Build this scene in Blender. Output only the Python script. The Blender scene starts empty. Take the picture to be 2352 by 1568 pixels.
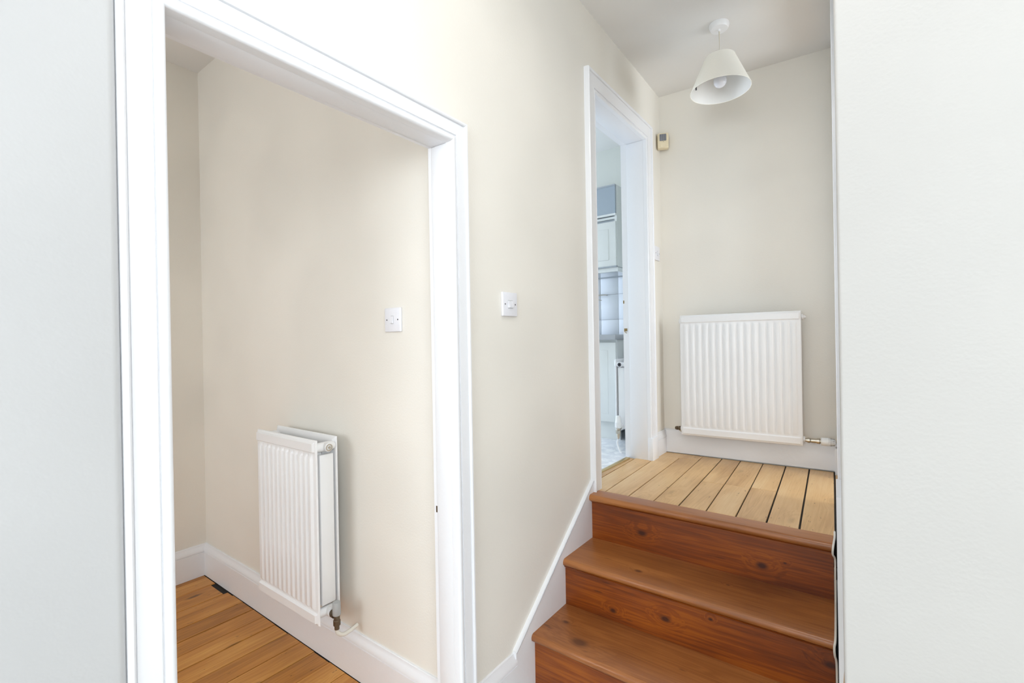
import bpy, bmesh, math, random
from mathutils import Vector, Matrix, Euler
random.seed(7)
scene = bpy.context.scene
COL = scene.collection
PI = math.pi
H = 1.305                       # camera height above the lower hall floor

# ------------------------------------------------------------------ camera
F_PX, YAW, PITCH, ROLL = 1081.7, 0.64138, -0.00183, -0.017458
def make_camera():
    f = Vector((-math.sin(YAW), math.cos(YAW), 0)); r = Vector((math.cos(YAW), math.sin(YAW), 0)); u = Vector((0, 0, 1))
    f2 = f*math.cos(PITCH) + u*math.sin(PITCH); u2 = -f*math.sin(PITCH) + u*math.cos(PITCH)
    r3 = r*math.cos(ROLL) + u2*math.sin(ROLL); u3 = -r*math.sin(ROLL) + u2*math.cos(ROLL)
    cd = bpy.data.cameras.new('camera'); c = bpy.data.objects.new('camera', cd); COL.objects.link(c)
    cd.sensor_width = 36.0; cd.lens = F_PX/2352*36; cd.clip_start = 0.02; cd.clip_end = 60
    m = Matrix((r3, u3, -f2)).transposed().to_4x4(); m.translation = (0, 0, H)
    c.matrix_world = m
    scene.camera = c
make_camera()

# ------------------------------------------------------------------ world, window daylight and added fill lights, exposure
w = bpy.data.worlds.new('world'); scene.world = w; w.use_nodes = True
w.node_tree.nodes['Background'].inputs[0].default_value = (0.82, 0.91, 1.0, 1)
w.node_tree.nodes['Background'].inputs[1].default_value = 4.0
def area(name, loc, target, sx, sy, power, color):
    ld = bpy.data.lights.new(name, 'AREA'); ld.shape = 'RECTANGLE'; ld.size = sx; ld.size_y = sy; ld.energy = power; ld.color = color
    o = bpy.data.objects.new(name, ld); COL.objects.link(o); o.location = loc
    d = Vector(target) - Vector(loc); o.rotation_euler = d.to_track_quat('-Z', 'Y').to_euler()
    return o
area('hall_back_fill', (0.35, -2.58, H+0.40), (0.35, 0, H+0.40), 1.4, 1.6, 24, (0.88, 0.945, 1.0))  # added fill from behind the viewpoint, through an invented window
area('hall_side_fill', (1.88, -1.10, H+0.62), (0, -1.10, H+0.62), 1.7, 1.4, 33, (0.88, 0.945, 1.0))  # added main fill for the long wall, through an invented window
area('landing_fill', (1.88, 2.50, H+0.45), (-1.0, 2.2, H+0.1), 0.9, 1.3, 28, (0.88, 0.945, 1.0))  # added fill to brighten the landing, from an invented room
area('side_room_window_daylight', (-2.1, -2.28, H+0.25), (-2.1, 0, H+0.15), 1.2, 1.5, 13.5, (0.88, 0.94, 1.0))
area('kitchen_window_daylight', (-4.35, 2.6, H+0.45), (-1.2, 2.9, H+0.0), 1.1, 1.1, 46, (0.66, 0.79, 1.0))
vs = scene.view_settings
vs.view_transform = 'Standard'; vs.look = 'None'; vs.gamma = 1.0; vs.use_curve_mapping = False; vs.exposure = 0.0
scene.cycles.use_denoising = True
scene.cycles.max_bounces = 6; scene.cycles.diffuse_bounces = 5; scene.cycles.glossy_bounces = 2; scene.cycles.sample_clamp_indirect = 6
scene.cycles.caustics_reflective = False; scene.cycles.caustics_refractive = False; scene.cycles.adaptive_threshold = 0.05

# ------------------------------------------------------------------ materials
MATS = {}
def newmat(name):
    m = bpy.data.materials.new(name); m.use_nodes = True; MATS[name] = m
    nt = m.node_tree; b = nt.nodes['Principled BSDF']
    return m, nt, b
def N(nt, t, **kw):
    n = nt.nodes.new(t)
    for k, v in kw.items(): setattr(n, k, v)
    return n
def ramp(nt, stops):
    r = N(nt, 'ShaderNodeValToRGB'); e = r.color_ramp.elements
    while len(e) < len(stops): e.new(0.5)
    for el, (p, c) in zip(e, stops): el.position = p; el.color = (*c, 1) if len(c) == 3 else c
    return r
def s2l(r, g, b):
    f = lambda v: (v/255/12.92) if v/255 <= 0.04045 else ((v/255+0.055)/1.055)**2.4
    return (f(r), f(g), f(b))
def paint(name, col, rough=0.6, bump=0.02, bscale=140, spec=0.5, coat=0.0, mottled=0.03):
    m, nt, b = newmat(name)
    b.inputs['Roughness'].default_value = rough; b.inputs['Specular IOR Level'].default_value = spec
    b.inputs['Coat Weight'].default_value = coat; b.inputs['Coat Roughness'].default_value = 0.12
    tc = N(nt, 'ShaderNodeTexCoord')
    n1 = N(nt, 'ShaderNodeTexNoise'); n1.inputs['Scale'].default_value = 2.2; n1.inputs['Detail'].default_value = 1
    nt.links.new(tc.outputs['Object'], n1.inputs['Vector'])
    k = 1-mottled
    rp = ramp(nt, [(0.35, (col[0]*k, col[1]*k, col[2]*k)), (0.65, (min(col[0]*(1+mottled), .95), min(col[1]*(1+mottled), .95), min(col[2]*(1+mottled), .95)))])
    nt.links.new(n1.outputs['Fac'], rp.inputs['Fac']); nt.links.new(rp.outputs['Color'], b.inputs['Base Color'])
    if bump > 0:
        n2 = N(nt, 'ShaderNodeTexNoise'); n2.inputs['Scale'].default_value = bscale; n2.inputs['Detail'].default_value = 1
        nt.links.new(tc.outputs['Object'], n2.inputs['Vector'])
        bp = N(nt, 'ShaderNodeBump'); bp.inputs['Strength'].default_value = bump*4; bp.inputs['Distance'].default_value = 0.004
        nt.links.new(n2.outputs['Fac'], bp.inputs['Height']); nt.links.new(bp.outputs['Normal'], b.inputs['Normal'])
    return m
def plain(name, col, rough=0.4, metal=0.0, spec=0.5):
    m, nt, b = newmat(name)
    b.inputs['Roughness'].default_value = rough; b.inputs['Metallic'].default_value = metal; b.inputs['Specular IOR Level'].default_value = spec
    tc = N(nt, 'ShaderNodeTexCoord'); n1 = N(nt, 'ShaderNodeTexNoise'); n1.inputs['Scale'].default_value = 60
    nt.links.new(tc.outputs['Object'], n1.inputs['Vector'])
    rp = ramp(nt, [(0.3, tuple(c*0.985 for c in col)), (0.7, tuple(min(c*1.015, .97) for c in col))])
    nt.links.new(n1.outputs['Fac'], rp.inputs['Fac']); nt.links.new(rp.outputs['Color'], b.inputs['Base Color'])
    return m
def wood(name, dark, mid, light, knot, axis, rough=0.35, coat=0.3, knots=0.5, grain=1.0, vary=0.25, scuff=0.0, spots=None, marks=(26, 95)):
    """axis: 0 grain along x, 1 grain along y"""
    m, nt, b = newmat(name)
    b.inputs['Roughness'].default_value = rough; b.inputs['Coat Weight'].default_value = coat; b.inputs['Coat Roughness'].default_value = 0.22
    L = nt.links.new
    tc = N(nt, 'ShaderNodeTexCoord'); oi = N(nt, 'ShaderNodeObjectInfo')
    cm = N(nt, 'ShaderNodeCombineXYZ'); 
    ml = N(nt, 'ShaderNodeMath', operation='MULTIPLY'); ml.inputs[1].default_value = 37.0
    L(oi.outputs['Random'], ml.inputs[0])
    for i in range(3): L(ml.outputs[0], cm.inputs[i])
    ad = N(nt, 'ShaderNodeVectorMath', operation='ADD'); L(tc.outputs['Object'], ad.inputs[0]); L(cm.outputs[0], ad.inputs[1])
    def mapped(sl, sc):
        mp = N(nt, 'ShaderNodeMapping'); s = [sc, sc, sc]; s[axis] = sl; mp.inputs['Scale'].default_value = s
        L(ad.outputs[0], mp.inputs['Vector']); return mp
    # knot field: warps the grain around it
    if spots:
        dist = None
        for (px_, py_, pz_, rad) in spots:
            sb = N(nt, 'ShaderNodeVectorMath', operation='SUBTRACT'); sb.inputs[1].default_value = (px_, py_, pz_); L(tc.outputs['Object'], sb.inputs[0])
            sc_ = N(nt, 'ShaderNodeVectorMath', operation='MULTIPLY'); v_ = [0.085/rad]*3; v_[axis] *= 0.62; sc_.inputs[1].default_value = v_; L(sb.outputs[0], sc_.inputs[0])
            ln_ = N(nt, 'ShaderNodeVectorMath', operation='LENGTH'); L(sc_.outputs[0], ln_.inputs[0])
            if dist is None: dist = ln_.outputs['Value']
            else:
                mn = N(nt, 'ShaderNodeMath', operation='MINIMUM'); L(dist, mn.inputs[0]); L(ln_.outputs['Value'], mn.inputs[1]); dist = mn.outputs[0]
    else:
        sx_ = N(nt, 'ShaderNodeSeparateXYZ'); L(ad.outputs[0], sx_.inputs[0])
        oth = N(nt, 'ShaderNodeMath', operation='ADD'); L(sx_.outputs[1-axis], oth.inputs[0]); L(sx_.outputs[2], oth.inputs[1])
        m1 = N(nt, 'ShaderNodeMath', operation='MULTIPLY'); m1.inputs[1].default_value = 1.7; L(sx_.outputs[axis], m1.inputs[0])
        m2 = N(nt, 'ShaderNodeMath', operation='MULTIPLY'); m2.inputs[1].default_value = 5.5; L(oth.outputs[0], m2.inputs[0])
        cb = N(nt, 'ShaderNodeCombineXYZ'); L(m1.outputs[0], cb.inputs[0]); L(m2.outputs[0], cb.inputs[1])
        vo = N(nt, 'ShaderNodeTexVoronoi', voronoi_dimensions='2D'); vo.inputs['Scale'].default_value = 1.0; L(cb.outputs[0], vo.inputs['Vector'])
        dist = vo.outputs['Distance']
    kr = N(nt, 'ShaderNodeMapRange'); kr.inputs['From Min'].default_value = 0.03; kr.inputs['From Max'].default_value = 0.085
    kr.inputs['To Min'].default_value = knots; kr.inputs['To Max'].default_value = 0; L(dist, kr.inputs['Value'])
    kw = N(nt, 'ShaderNodeMapRange'); kw.inputs['From Min'].default_value = 0.0; kw.inputs['From Max'].default_value = 0.26
    kw.inputs['To Min'].default_value = 1.0; kw.inputs['To Max'].default_value = 0; L(dist, kw.inputs['Value'])
    gm = mapped(0.9, 22)
    gv = N(nt, 'ShaderNodeVectorMath', operation='ADD'); L(gm.outputs[0], gv.inputs[0])
    kc = N(nt, 'ShaderNodeCombineXYZ'); km = N(nt, 'ShaderNodeMath', operation='MULTIPLY'); km.inputs[1].default_value = 0.8
    L(kw.outputs[0], km.inputs[0])
    for i in range(3):
        if i != axis: L(km.outputs[0], kc.inputs[i])
    L(kc.outputs[0], gv.inputs[1])
    n1 = N(nt, 'ShaderNodeTexNoise'); n1.inputs['Scale'].default_value = 1.0; n1.inputs['Detail'].default_value = 5; n1.inputs['Distortion'].default_value = 0.8
    L(gv.outputs[0], n1.inputs['Vector'])
    # ring bands
    wv = N(nt, 'ShaderNodeMath', operation='MULTIPLY'); wv.inputs[1].default_value = 46.0; L(n1.outputs['Fac'], wv.inputs[0])
    sn = N(nt, 'ShaderNodeMath', operation='SINE'); L(wv.outputs[0], sn.inputs[0])
    # broad stain variation
    n2 = N(nt, 'ShaderNodeTexNoise'); n2.inputs['Scale'].default_value = 1.0; n2.inputs['Detail'].default_value = 3
    L(mapped(1.6, 6).outputs[0], n2.inputs['Vector'])
    n3 = N(nt, 'ShaderNodeTexNoise'); n3.inputs['Scale'].default_value = 1.0; n3.inputs['Detail'].default_value = 2
    L(mapped(9, 190).outputs[0], n3.inputs['Vector'])
    f1 = N(nt, 'ShaderNodeMath', operation='MULTIPLY_ADD'); f1.inputs[1].default_value = 0.085*grain; L(sn.outputs[0], f1.inputs[0]); L(n2.outputs['Fac'], f1.inputs[2])
    f2 = N(nt, 'ShaderNodeMath', operation='MULTIPLY_ADD'); f2.inputs[1].default_value = 0.34*grain; L(n3.outputs['Fac'], f2.inputs[0]); L(f1.outputs[0], f2.inputs[2])
    f3 = N(nt, 'ShaderNodeMath', operation='MULTIPLY_ADD'); f3.inputs[1].default_value = vary; L(oi.outputs['Random'], f3.inputs[0]); L(f2.outputs[0], f3.inputs[2])
    f4 = N(nt, 'ShaderNodeMath', operation='SUBTRACT'); f4.inputs[1].default_value = vary*0.5+0.17*grain; L(f3.outputs[0], f4.inputs[0])
    rp = ramp(nt, [(0.22, dark), (0.5, mid), (0.78, light)]); L(f4.outputs[0], rp.inputs['Fac'])
    mx = N(nt, 'ShaderNodeMix', data_type='RGBA'); mx.inputs[7].default_value = (*knot, 1)
    L(kr.outputs[0], mx.inputs[0]); L(rp.outputs['Color'], mx.inputs[6])
    out = mx.outputs[2]
    # small dark marks, nail holes and scuffs
    n4 = N(nt, 'ShaderNodeTexNoise'); n4.inputs['Scale'].default_value = 1.0; n4.inputs['Detail'].default_value = 2
    L(mapped(*marks).outputs[0], n4.inputs['Vector'])
    sr = N(nt, 'ShaderNodeMapRange'); sr.inputs['From Min'].default_value = 0.70; sr.inputs['From Max'].default_value = 0.76
    sr.inputs['To Max'].default_value = 0.35+scuff; L(n4.outputs['Fac'], sr.inputs['Value'])
    mx2 = N(nt, 'ShaderNodeMix', data_type='RGBA'); mx2.inputs[7].default_value = (knot[0]*.8, knot[1]*.8, knot[2]*.8, 1)
    L(sr.outputs[0], mx2.inputs[0]); L(out, mx2.inputs[6]); L(mx2.outputs[2], b.inputs['Base Color'])
    bp = N(nt, 'ShaderNodeBump'); bp.inputs['Strength'].default_value = 0.10; bp.inputs['Distance'].default_value = 0.002
    L(f2.outputs[0], bp.inputs['Height']); L(bp.outputs['Normal'], b.inputs['Normal'])
    return m

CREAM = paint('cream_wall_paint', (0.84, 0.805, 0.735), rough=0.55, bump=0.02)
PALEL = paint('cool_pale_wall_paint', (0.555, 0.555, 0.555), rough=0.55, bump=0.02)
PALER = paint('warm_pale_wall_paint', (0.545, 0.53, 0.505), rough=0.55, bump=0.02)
BOUNCEFL = paint('pale_bounce_floor', (0.66, 0.65, 0.63), rough=0.9, bump=0.2, bscale=400)  # unseen floor, kept pale as a reflector for the trim and stairs
WHITE = paint('white_gloss_paint', (0.845, 0.85, 0.87), rough=0.28, bump=0.03, bscale=60, mottled=0.012)
CEIL = paint('white_ceiling_paint', (0.80, 0.785, 0.76), rough=0.8, bump=0.025, bscale=40)
RADW = paint('white_radiator_enamel', (0.86, 0.86, 0.865), rough=0.3, bump=0.0, mottled=0.01)
PLAST = plain('white_switch_plastic', (0.82, 0.82, 0.86), 0.3)
PLASTB = plain('white_valve_plastic', (0.84, 0.84, 0.83), 0.35)
CREAMP = plain('aged_cream_plastic', (0.80, 0.70, 0.50), 0.4)
DARKLENS = plain('grey_sensor_lens', (0.16, 0.17, 0.20), 0.2)
DARK = plain('dark_underfloor', (0.02, 0.016, 0.012), 0.9)  # near-black base and filler between the floorboards
SCREW = plain('dull_screw_metal', (0.10, 0.10, 0.11), 0.4, 0.6)
CHROME = plain('worn_nickel', (0.55, 0.50, 0.42), 0.28, 1.0)
BRASS = plain('aged_brass', (0.36, 0.25, 0.12), 0.38, 1.0)
DULLM = plain('tarnished_bronze', (0.16, 0.12, 0.08), 0.45, 0.8)
GREYP = plain('grey_valve_cap', (0.42, 0.43, 0.43), 0.45)
GOLD = plain('brass_threshold', (0.62, 0.47, 0.22), 0.35, 0.7)
CABLEM = plain('painted_cable_sheath', (0.72, 0.69, 0.62), 0.5)
SHADE = paint('ivory_lampshade_fabric', (0.93, 0.90, 0.82), rough=0.8, bump=0.06, bscale=500)
SHADEIN = paint('white_lampshade_lining', (0.80, 0.79, 0.76), rough=0.6, bump=0.02)
CORD = plain('ivory_lamp_cord', (0.80, 0.74, 0.60), 0.5)
BULB = plain('frosted_bulb_glass', (0.80, 0.80, 0.84), 0.15)
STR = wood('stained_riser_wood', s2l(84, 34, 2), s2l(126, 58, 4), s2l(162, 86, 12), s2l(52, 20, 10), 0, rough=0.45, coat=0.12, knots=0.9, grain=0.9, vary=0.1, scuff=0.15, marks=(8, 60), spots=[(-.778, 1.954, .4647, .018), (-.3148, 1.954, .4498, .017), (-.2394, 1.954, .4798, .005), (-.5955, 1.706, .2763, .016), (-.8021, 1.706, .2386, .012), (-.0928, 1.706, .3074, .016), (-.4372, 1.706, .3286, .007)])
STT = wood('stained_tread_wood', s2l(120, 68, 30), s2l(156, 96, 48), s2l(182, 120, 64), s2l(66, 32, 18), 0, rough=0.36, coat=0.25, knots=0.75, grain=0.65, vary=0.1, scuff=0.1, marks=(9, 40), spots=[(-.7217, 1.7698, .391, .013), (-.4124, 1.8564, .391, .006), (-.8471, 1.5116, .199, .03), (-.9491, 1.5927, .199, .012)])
LANDB = wood('honey_pine_board', s2l(180, 136, 86), s2l(212, 170, 116), s2l(226, 192, 142), s2l(92, 58, 32), 1, rough=0.42, coat=0.15, knots=0.2, grain=0.5, vary=0.2, scuff=0.3)
SIDEB = wood('varnished_pine_board', s2l(150, 94, 34), s2l(190, 126, 54), s2l(214, 156, 80), s2l(78, 44, 20), 1, rough=0.45, coat=0.1, knots=0.8, grain=0.7, vary=0.16, scuff=0.45)
LAMIN = paint('kitchen_white_laminate', (0.80, 0.82, 0.80), rough=0.35, bump=0.0)
KWALL = paint('kitchen_wall_paint', (0.72, 0.73, 0.68), rough=0.6)
TILE = paint('pale_glazed_tile', (0.82, 0.85, 0.90), rough=0.65, bump=0.0, spec=0.3, mottled=0.04)
GROUT = plain('tile_grout', (0.50, 0.50, 0.50), 0.8)
WORK = plain('grey_worktop', (0.45, 0.47, 0.50), 0.3)
ALU = plain('grey_aluminium_trim', (0.42, 0.45, 0.49), 0.35, 0.6)
def mk_glass():
    m, nt, b = newmat('frosted_cabinet_glass')
    b.inputs['Base Color'].default_value = (0.36, 0.42, 0.48, 1); b.inputs['Roughness'].default_value = 0.12; b.inputs['Specular IOR Level'].default_value = 0.8
    return m
GLASS = mk_glass()
def mk_marble():
    m, nt, b = newmat('marbled_vinyl_floor'); L = nt.links.new
    tc = N(nt, 'ShaderNodeTexCoord'); n1 = N(nt, 'ShaderNodeTexNoise'); n1.inputs['Scale'].default_value = 5; n1.inputs['Detail'].default_value = 8; n1.inputs['Distortion'].default_value = 2.5
    L(tc.outputs['Object'], n1.inputs['Vector'])
    rp = ramp(nt, [(0.40, (0.90, 0.91, 0.92)), (0.50, (0.70, 0.72, 0.76)), (0.57, (0.91, 0.92, 0.93))])
    L(n1.outputs['Fac'], rp.inputs['Fac']); L(rp.outputs['Color'], b.inputs['Base Color']); b.inputs['Roughness'].default_value = 0.3
    return m
MARBLE = mk_marble()

# ------------------------------------------------------------------ mesh helpers
def link(name, me, mat, parent=None, smooth=False):
    o = bpy.data.objects.new(name, me); COL.objects.link(o)
    if mat is not None and not me.materials: me.materials.append(mat)
    if parent is not None: o.parent = parent
    if smooth:
        for p in me.polygons: p.use_smooth = True
    return o
def from_bm(name, bm, mat, parent=None, smooth=False, sharp=None):
    bmesh.ops.recalc_face_normals(bm, faces=bm.faces[:])
    me = bpy.data.meshes.new(name); bm.to_mesh(me); bm.free()
    o = link(name, me, mat, parent, smooth)
    if smooth and sharp is not None: me.set_sharp_from_angle(angle=math.radians(sharp))
    return o
def add_box(bm, lo, hi, bev=0.0, seg=2):
    x0, y0, z0 = lo; x1, y1, z1 = hi
    v = [bm.verts.new(p) for p in ((x0,y0,z0),(x1,y0,z0),(x1,y1,z0),(x0,y1,z0),(x0,y0,z1),(x1,y0,z1),(x1,y1,z1),(x0,y1,z1))]
    fs = [bm.faces.new([v[i] for i in q]) for q in ((0,3,2,1),(4,5,6,7),(0,1,5,4),(1,2,6,5),(2,3,7,6),(3,0,4,7))]
    if bev > 0:
        es = list({e for f in fs for e in f.edges})
        bmesh.ops.bevel(bm, geom=es, offset=bev, segments=seg, affect='EDGES', profile=0.5)
def box(name, lo, hi, mat, parent=None, bev=0.0, seg=2):
    bm = bmesh.new(); add_box(bm, lo, hi, bev, seg)
    return from_bm(name, bm, mat, parent, smooth=bev > 0, sharp=50 if bev > 0 else None)
def boxes(name, lst, mat, parent=None, bev=0.0):
    bm = bmesh.new()
    for lo, hi in lst: add_box(bm, lo, hi, bev)
    return from_bm(name, bm, mat, parent, smooth=bev > 0, sharp=50 if bev > 0 else None)
def add_prism(bm, poly, lift):
    """poly: list of 3D points (planar), lift: 3D vector"""
    lift = Vector(lift); a = [bm.verts.new(p) for p in poly]; b = [bm.verts.new(Vector(p)+lift) for p in poly]
    bm.faces.new(a); bm.faces.new(b[::-1]); n = len(poly)
    for i in range(n): bm.faces.new((a[i], b[i], b[(i+1) % n], a[(i+1) % n]))
def prism(name, poly, lift, mat, parent=None, smooth=False, bev=0.0):
    bm = bmesh.new(); add_prism(bm, poly, lift)
    if bev > 0: bmesh.ops.bevel(bm, geom=bm.edges[:], offset=bev, segments=2, affect='EDGES', profile=0.5)
    return from_bm(name, bm, mat, parent, smooth or bev > 0, 35 if (smooth or bev > 0) else None)
def frame_of(d):
    d = Vector(d).normalized(); up = Vector((0, 0, 1)) if abs(d.z) < 0.9 else Vector((1, 0, 0))
    a = d.cross(up).normalized(); return a, a.cross(d).normalized()
def add_lathe(bm, origin, axis, prof, n=24):
    """prof: list of (distance along axis, radius)"""
    o = Vector(origin); ax = Vector(axis).normalized(); a, b = frame_of(ax); rings = []
    for t, r in prof:
        c = o + ax*t
        if r < 1e-6: rings.append([bm.verts.new(c)])
        else: rings.append([bm.verts.new(c + (a*math.cos(2*PI*i/n) + b*math.sin(2*PI*i/n))*r) for i in range(n)])
    for A, B in zip(rings, rings[1:]):
        for i in range(n):
            j = (i+1) % n
            if len(A) == 1 and len(B) == 1: continue
            if len(A) == 1: bm.faces.new((A[0], B[i], B[j]))
            elif len(B) == 1: bm.faces.new((A[i], A[j], B[0]))
            else: bm.faces.new((A[i], A[j], B[j], B[i]))
def lathe(name, origin, axis, prof, mat, parent=None, n=24, sharp=40):
    bm = bmesh.new(); add_lathe(bm, origin, axis, prof, n)
    return from_bm(name, bm, mat, parent, True, sharp)
def add_tube(bm, pts, r, n=10):
    pts = [Vector(p) for p in pts]; rings = []; prev = None
    for i, p in enumerate(pts):
        d = (pts[min(i+1, len(pts)-1)] - pts[max(i-1, 0)]).normalized()
        if prev is None: a, b = frame_of(d)
        else:
            a = (prev - d*prev.dot(d)).normalized(); b = d.cross(a)
        prev = a
        rings.append([bm.verts.new(p + (a*math.cos(2*PI*k/n) + b*math.sin(2*PI*k/n))*r) for k in range(n)])
    for A, B in zip(rings, rings[1:]):
        for k in range(n): bm.faces.new((A[k], A[(k+1) % n], B[(k+1) % n], B[k]))
    bm.faces.new(rings[0]); bm.faces.new(rings[-1][::-1])
def tube(name, pts, r, mat, parent=None, n=10):
    bm = bmesh.new(); add_tube(bm, pts, r, n); return from_bm(name, bm, mat, parent, True, 60)
def smooth_path(pts, k=6):
    pts = [Vector(p) for p in pts]; out = []
    for i in range(len(pts)-1):
        p0, p1, p2, p3 = pts[max(i-1, 0)], pts[i], pts[i+1], pts[min(i+2, len(pts)-1)]
        for j in range(k):
            t = j/k
            out.append(0.5*((2*p1) + (p2-p0)*t + (2*p0-5*p1+4*p2-p3)*t*t + (3*p1-p0-3*p2+p3)*t**3))
    out.append(pts[-1]); return out
def tag(o, label, cat, group=None, kind=None):
    o['label'] = label; o['category'] = cat
    if group: o['group'] = group
    if kind: o['kind'] = kind
    return o
def struct(o, label, cat): return tag(o, label, cat, kind='structure')
def empty(name, loc=(0, 0, 0), rz=0.0):
    o = bpy.data.objects.new(name, None); COL.objects.link(o); o.location = loc; o.rotation_euler = (0, 0, rz); o.empty_display_size = 0.1
    return o
def extrude_profile(name, prof, p0, p1, out, mat, parent=None, cut0=0.0, cut1=0.0):
    """prof: (out distance, height) closed polygon; swept from p0 to p1; out: horizontal unit vector; cut: mitre slope per out distance"""
    p0, p1, out = Vector(p0), Vector(p1), Vector(out).normalized(); d = (p1-p0).normalized()
    bm = bmesh.new()
    a = [bm.verts.new(p0 + out*o + Vector((0, 0, z)) + d*(cut0*o)) for o, z in prof]
    b = [bm.verts.new(p1 + out*o + Vector((0, 0, z)) - d*(cut1*o)) for o, z in prof]
    bm.faces.new(a); bm.faces.new(b[::-1]); n = len(prof)
    for i in range(n): bm.faces.new((a[i], b[i], b[(i+1) % n], a[(i+1) % n]))
    return from_bm(name, bm, mat, parent, True, 30)
def skirt_prof(h, t):
    """plain board with a moulded top"""
    m = h-0.045
    return [(0, 0), (t, 0), (t, m), (t-0.003, m+0.002), (t-0.003, m+0.004), (t+0.001, m+0.006), (t+0.001, m+0.012), (t-0.002, m+0.020), (t-0.007, m+0.030), (t-0.010, m+0.036), (t-0.011, h-0.002), (t-0.013, h), (0, h)]

# ------------------------------------------------------------------ key dimensions (camera-centred heights + H)
XW = -1.03                       # face of the long wall
XWB = -1.111                     # its back towards the side room
XWK = -1.173                     # its back towards the kitchen
LAND = H-0.711
T2, T3 = H-0.914, H-1.106
def ceil_z(x, y): return H + 1.5624 - 0.0222*(y-1.94) - 0.0167*(x+1.03)
def land_z(y): return H - 0.711 - 0.0145*(y-2.0)
RW_T = math.tan(math.radians(1.95))
def xr(y, c=-0.001): return -RW_T*y + c
def xstr(y): return -math.tan(math.radians(2.42))*y
END_A = math.radians(2.2)
def end_y(x): return 2.995 + math.tan(END_A)*(x-XW)
TOP = H+1.75
# doorway 1 (lower, to the side room) and 2 (upper, to the kitchen)
D1Y0, D1Y1, D1Z = 0.316, 1.056, H+0.618
D2Y0, D2Y1, D2Z = 2.052, 2.712, H+1.174
IY = 1.106                       # face of the side room wall with the radiator
IX = -3.045                      # face of the side room's end wall
ICZ = H+1.566

# ------------------------------------------------------------------ walls
lw = boxes('wall_left', [
    ((XWB, -2.6, 0), (XW, D1Y0-0.012, TOP)),
    ((XWB, D1Y0-0.012, D1Z+0.012), (XW, D1Y1+0.012, TOP)),
    ((XWB, D1Y1+0.012, 0), (XW, 1.6, TOP)),
    ((XWK, 1.6, 0), (XW, D2Y0-0.012, TOP)),
    ((XWK, D2Y0-0.012, D2Z+0.012), (XW, D2Y1+0.012, TOP)),
    ((XWK, D2Y0-0.012, 0), (XW, D2Y1+0.012, LAND-0.06)),
    ((XWK, D2Y1+0.012, 0), (XW, 3.2, TOP))], CREAM)
struct(lw, 'long cream wall holding both white framed doorways', 'wall')
# thicker plaster beside the first doorway, with a softly rounded corner
R_ = 0.014; pts = [(XW, -2.6, 0), (XW+0.030, -2.6, 0)]
for k in range(7):
    a = k/6*PI/2
    pts.append((XW+0.030-R_+R_*math.cos(a), 0.243-R_+R_*math.sin(a), 0))
pts.append((XW, 0.243, 0))
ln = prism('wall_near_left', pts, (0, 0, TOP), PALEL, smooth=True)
struct(ln, 'pale plaster wall at the left edge beside the doorway frame', 'wall')
# end wall of the landing
bm = bmesh.new()
add_prism(bm, [(XWK, end_y(XWK), 0), (2.0, end_y(2.0), 0), (2.0, end_y(2.0)+0.12, 0), (XWK, end_y(XWK)+0.12, 0)], (0, 0, TOP))
we = struct(from_bm('wall_end', bm, CREAM), 'cream end wall of the landing behind the wide radiator', 'wall')
# right wall with rounded plaster corner
YR = 1.07; R_ = 0.006
pts = []
for k in range(7):
    a = k/6*PI/2
    pts.append((xr(YR)+R_-R_*math.cos(a), YR+R_-R_*math.sin(a), 0))
D3Y0, D3Y1, D3Z = 2.41, 2.88, H+1.40
pts += [(2.0, YR, 0), (2.0, YR+0.12, 0), (xr(YR)+0.12, YR+0.12, 0), (xr(D3Y0)+0.12, D3Y0, 0), (xr(D3Y0), D3Y0, 0)]
bm = bmesh.new(); add_prism(bm, pts, (0, 0, TOP))
add_prism(bm, [(xr(y)+d, y, 0) for y, d in ((D3Y1, 0), (D3Y1, .12), (3.3, .12), (3.3, 0))], (0, 0, TOP))
add_prism(bm, [(xr(y)+d, y, D3Z) for y, d in ((D3Y0, 0), (D3Y0, .12), (D3Y1, .12), (D3Y1, 0))], (0, 0, TOP-D3Z))
wr = struct(from_bm('wall_right', bm, PALER, None, True, 35), 'pale wall face at the right edge beside the stairs', 'wall')
struct(boxes('wall_far_room', [((1.9, YR+0.12, 0), (2.0, 3.2, H-0.2)), ((1.9, YR+0.12, H+1.2), (2.0, 3.2, TOP)), ((1.9, YR+0.12, H-0.2), (2.0, 2.05, H+1.2)), ((1.9, 2.95, H-0.2), (2.0, 3.2, H+1.2))], CREAM), 'window wall added to light the landing from the room on its right, out of view', 'wall')
struct(box('floor_far_room', (xr(3.0)+0.06, YR+0.12, LAND-0.1), (1.9, 3.1, LAND-0.016), LANDB), 'boarded floor of the room right of the landing, out of view', 'floor')
# side room walls
wi = struct(box('wall_side_room', (-3.2, IY, 0), (XWB, IY+0.1, TOP), CREAM), 'cream side room wall behind the narrow double radiator', 'wall')
wb = struct(box('wall_side_room_end', (IX-0.1, -2.4, 0), (IX, IY, TOP), CREAM), 'cream far wall seen at the left inside the lower doorway', 'wall')
boxes_sw = [((IX, -2.4, 0), (XWB, -2.3, H-0.5)), ((IX, -2.4, H+1.0), (XWB, -2.3, TOP)), ((IX, -2.4, H-0.5), (-2.7, -2.3, H+1.0)), ((-1.5, -2.4, H-0.5), (XWB, -2.3, H+1.0))]
struct(boxes('wall_side_room_window', boxes_sw, CREAM), 'side room wall with the window opening, out of view', 'wall')
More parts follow.
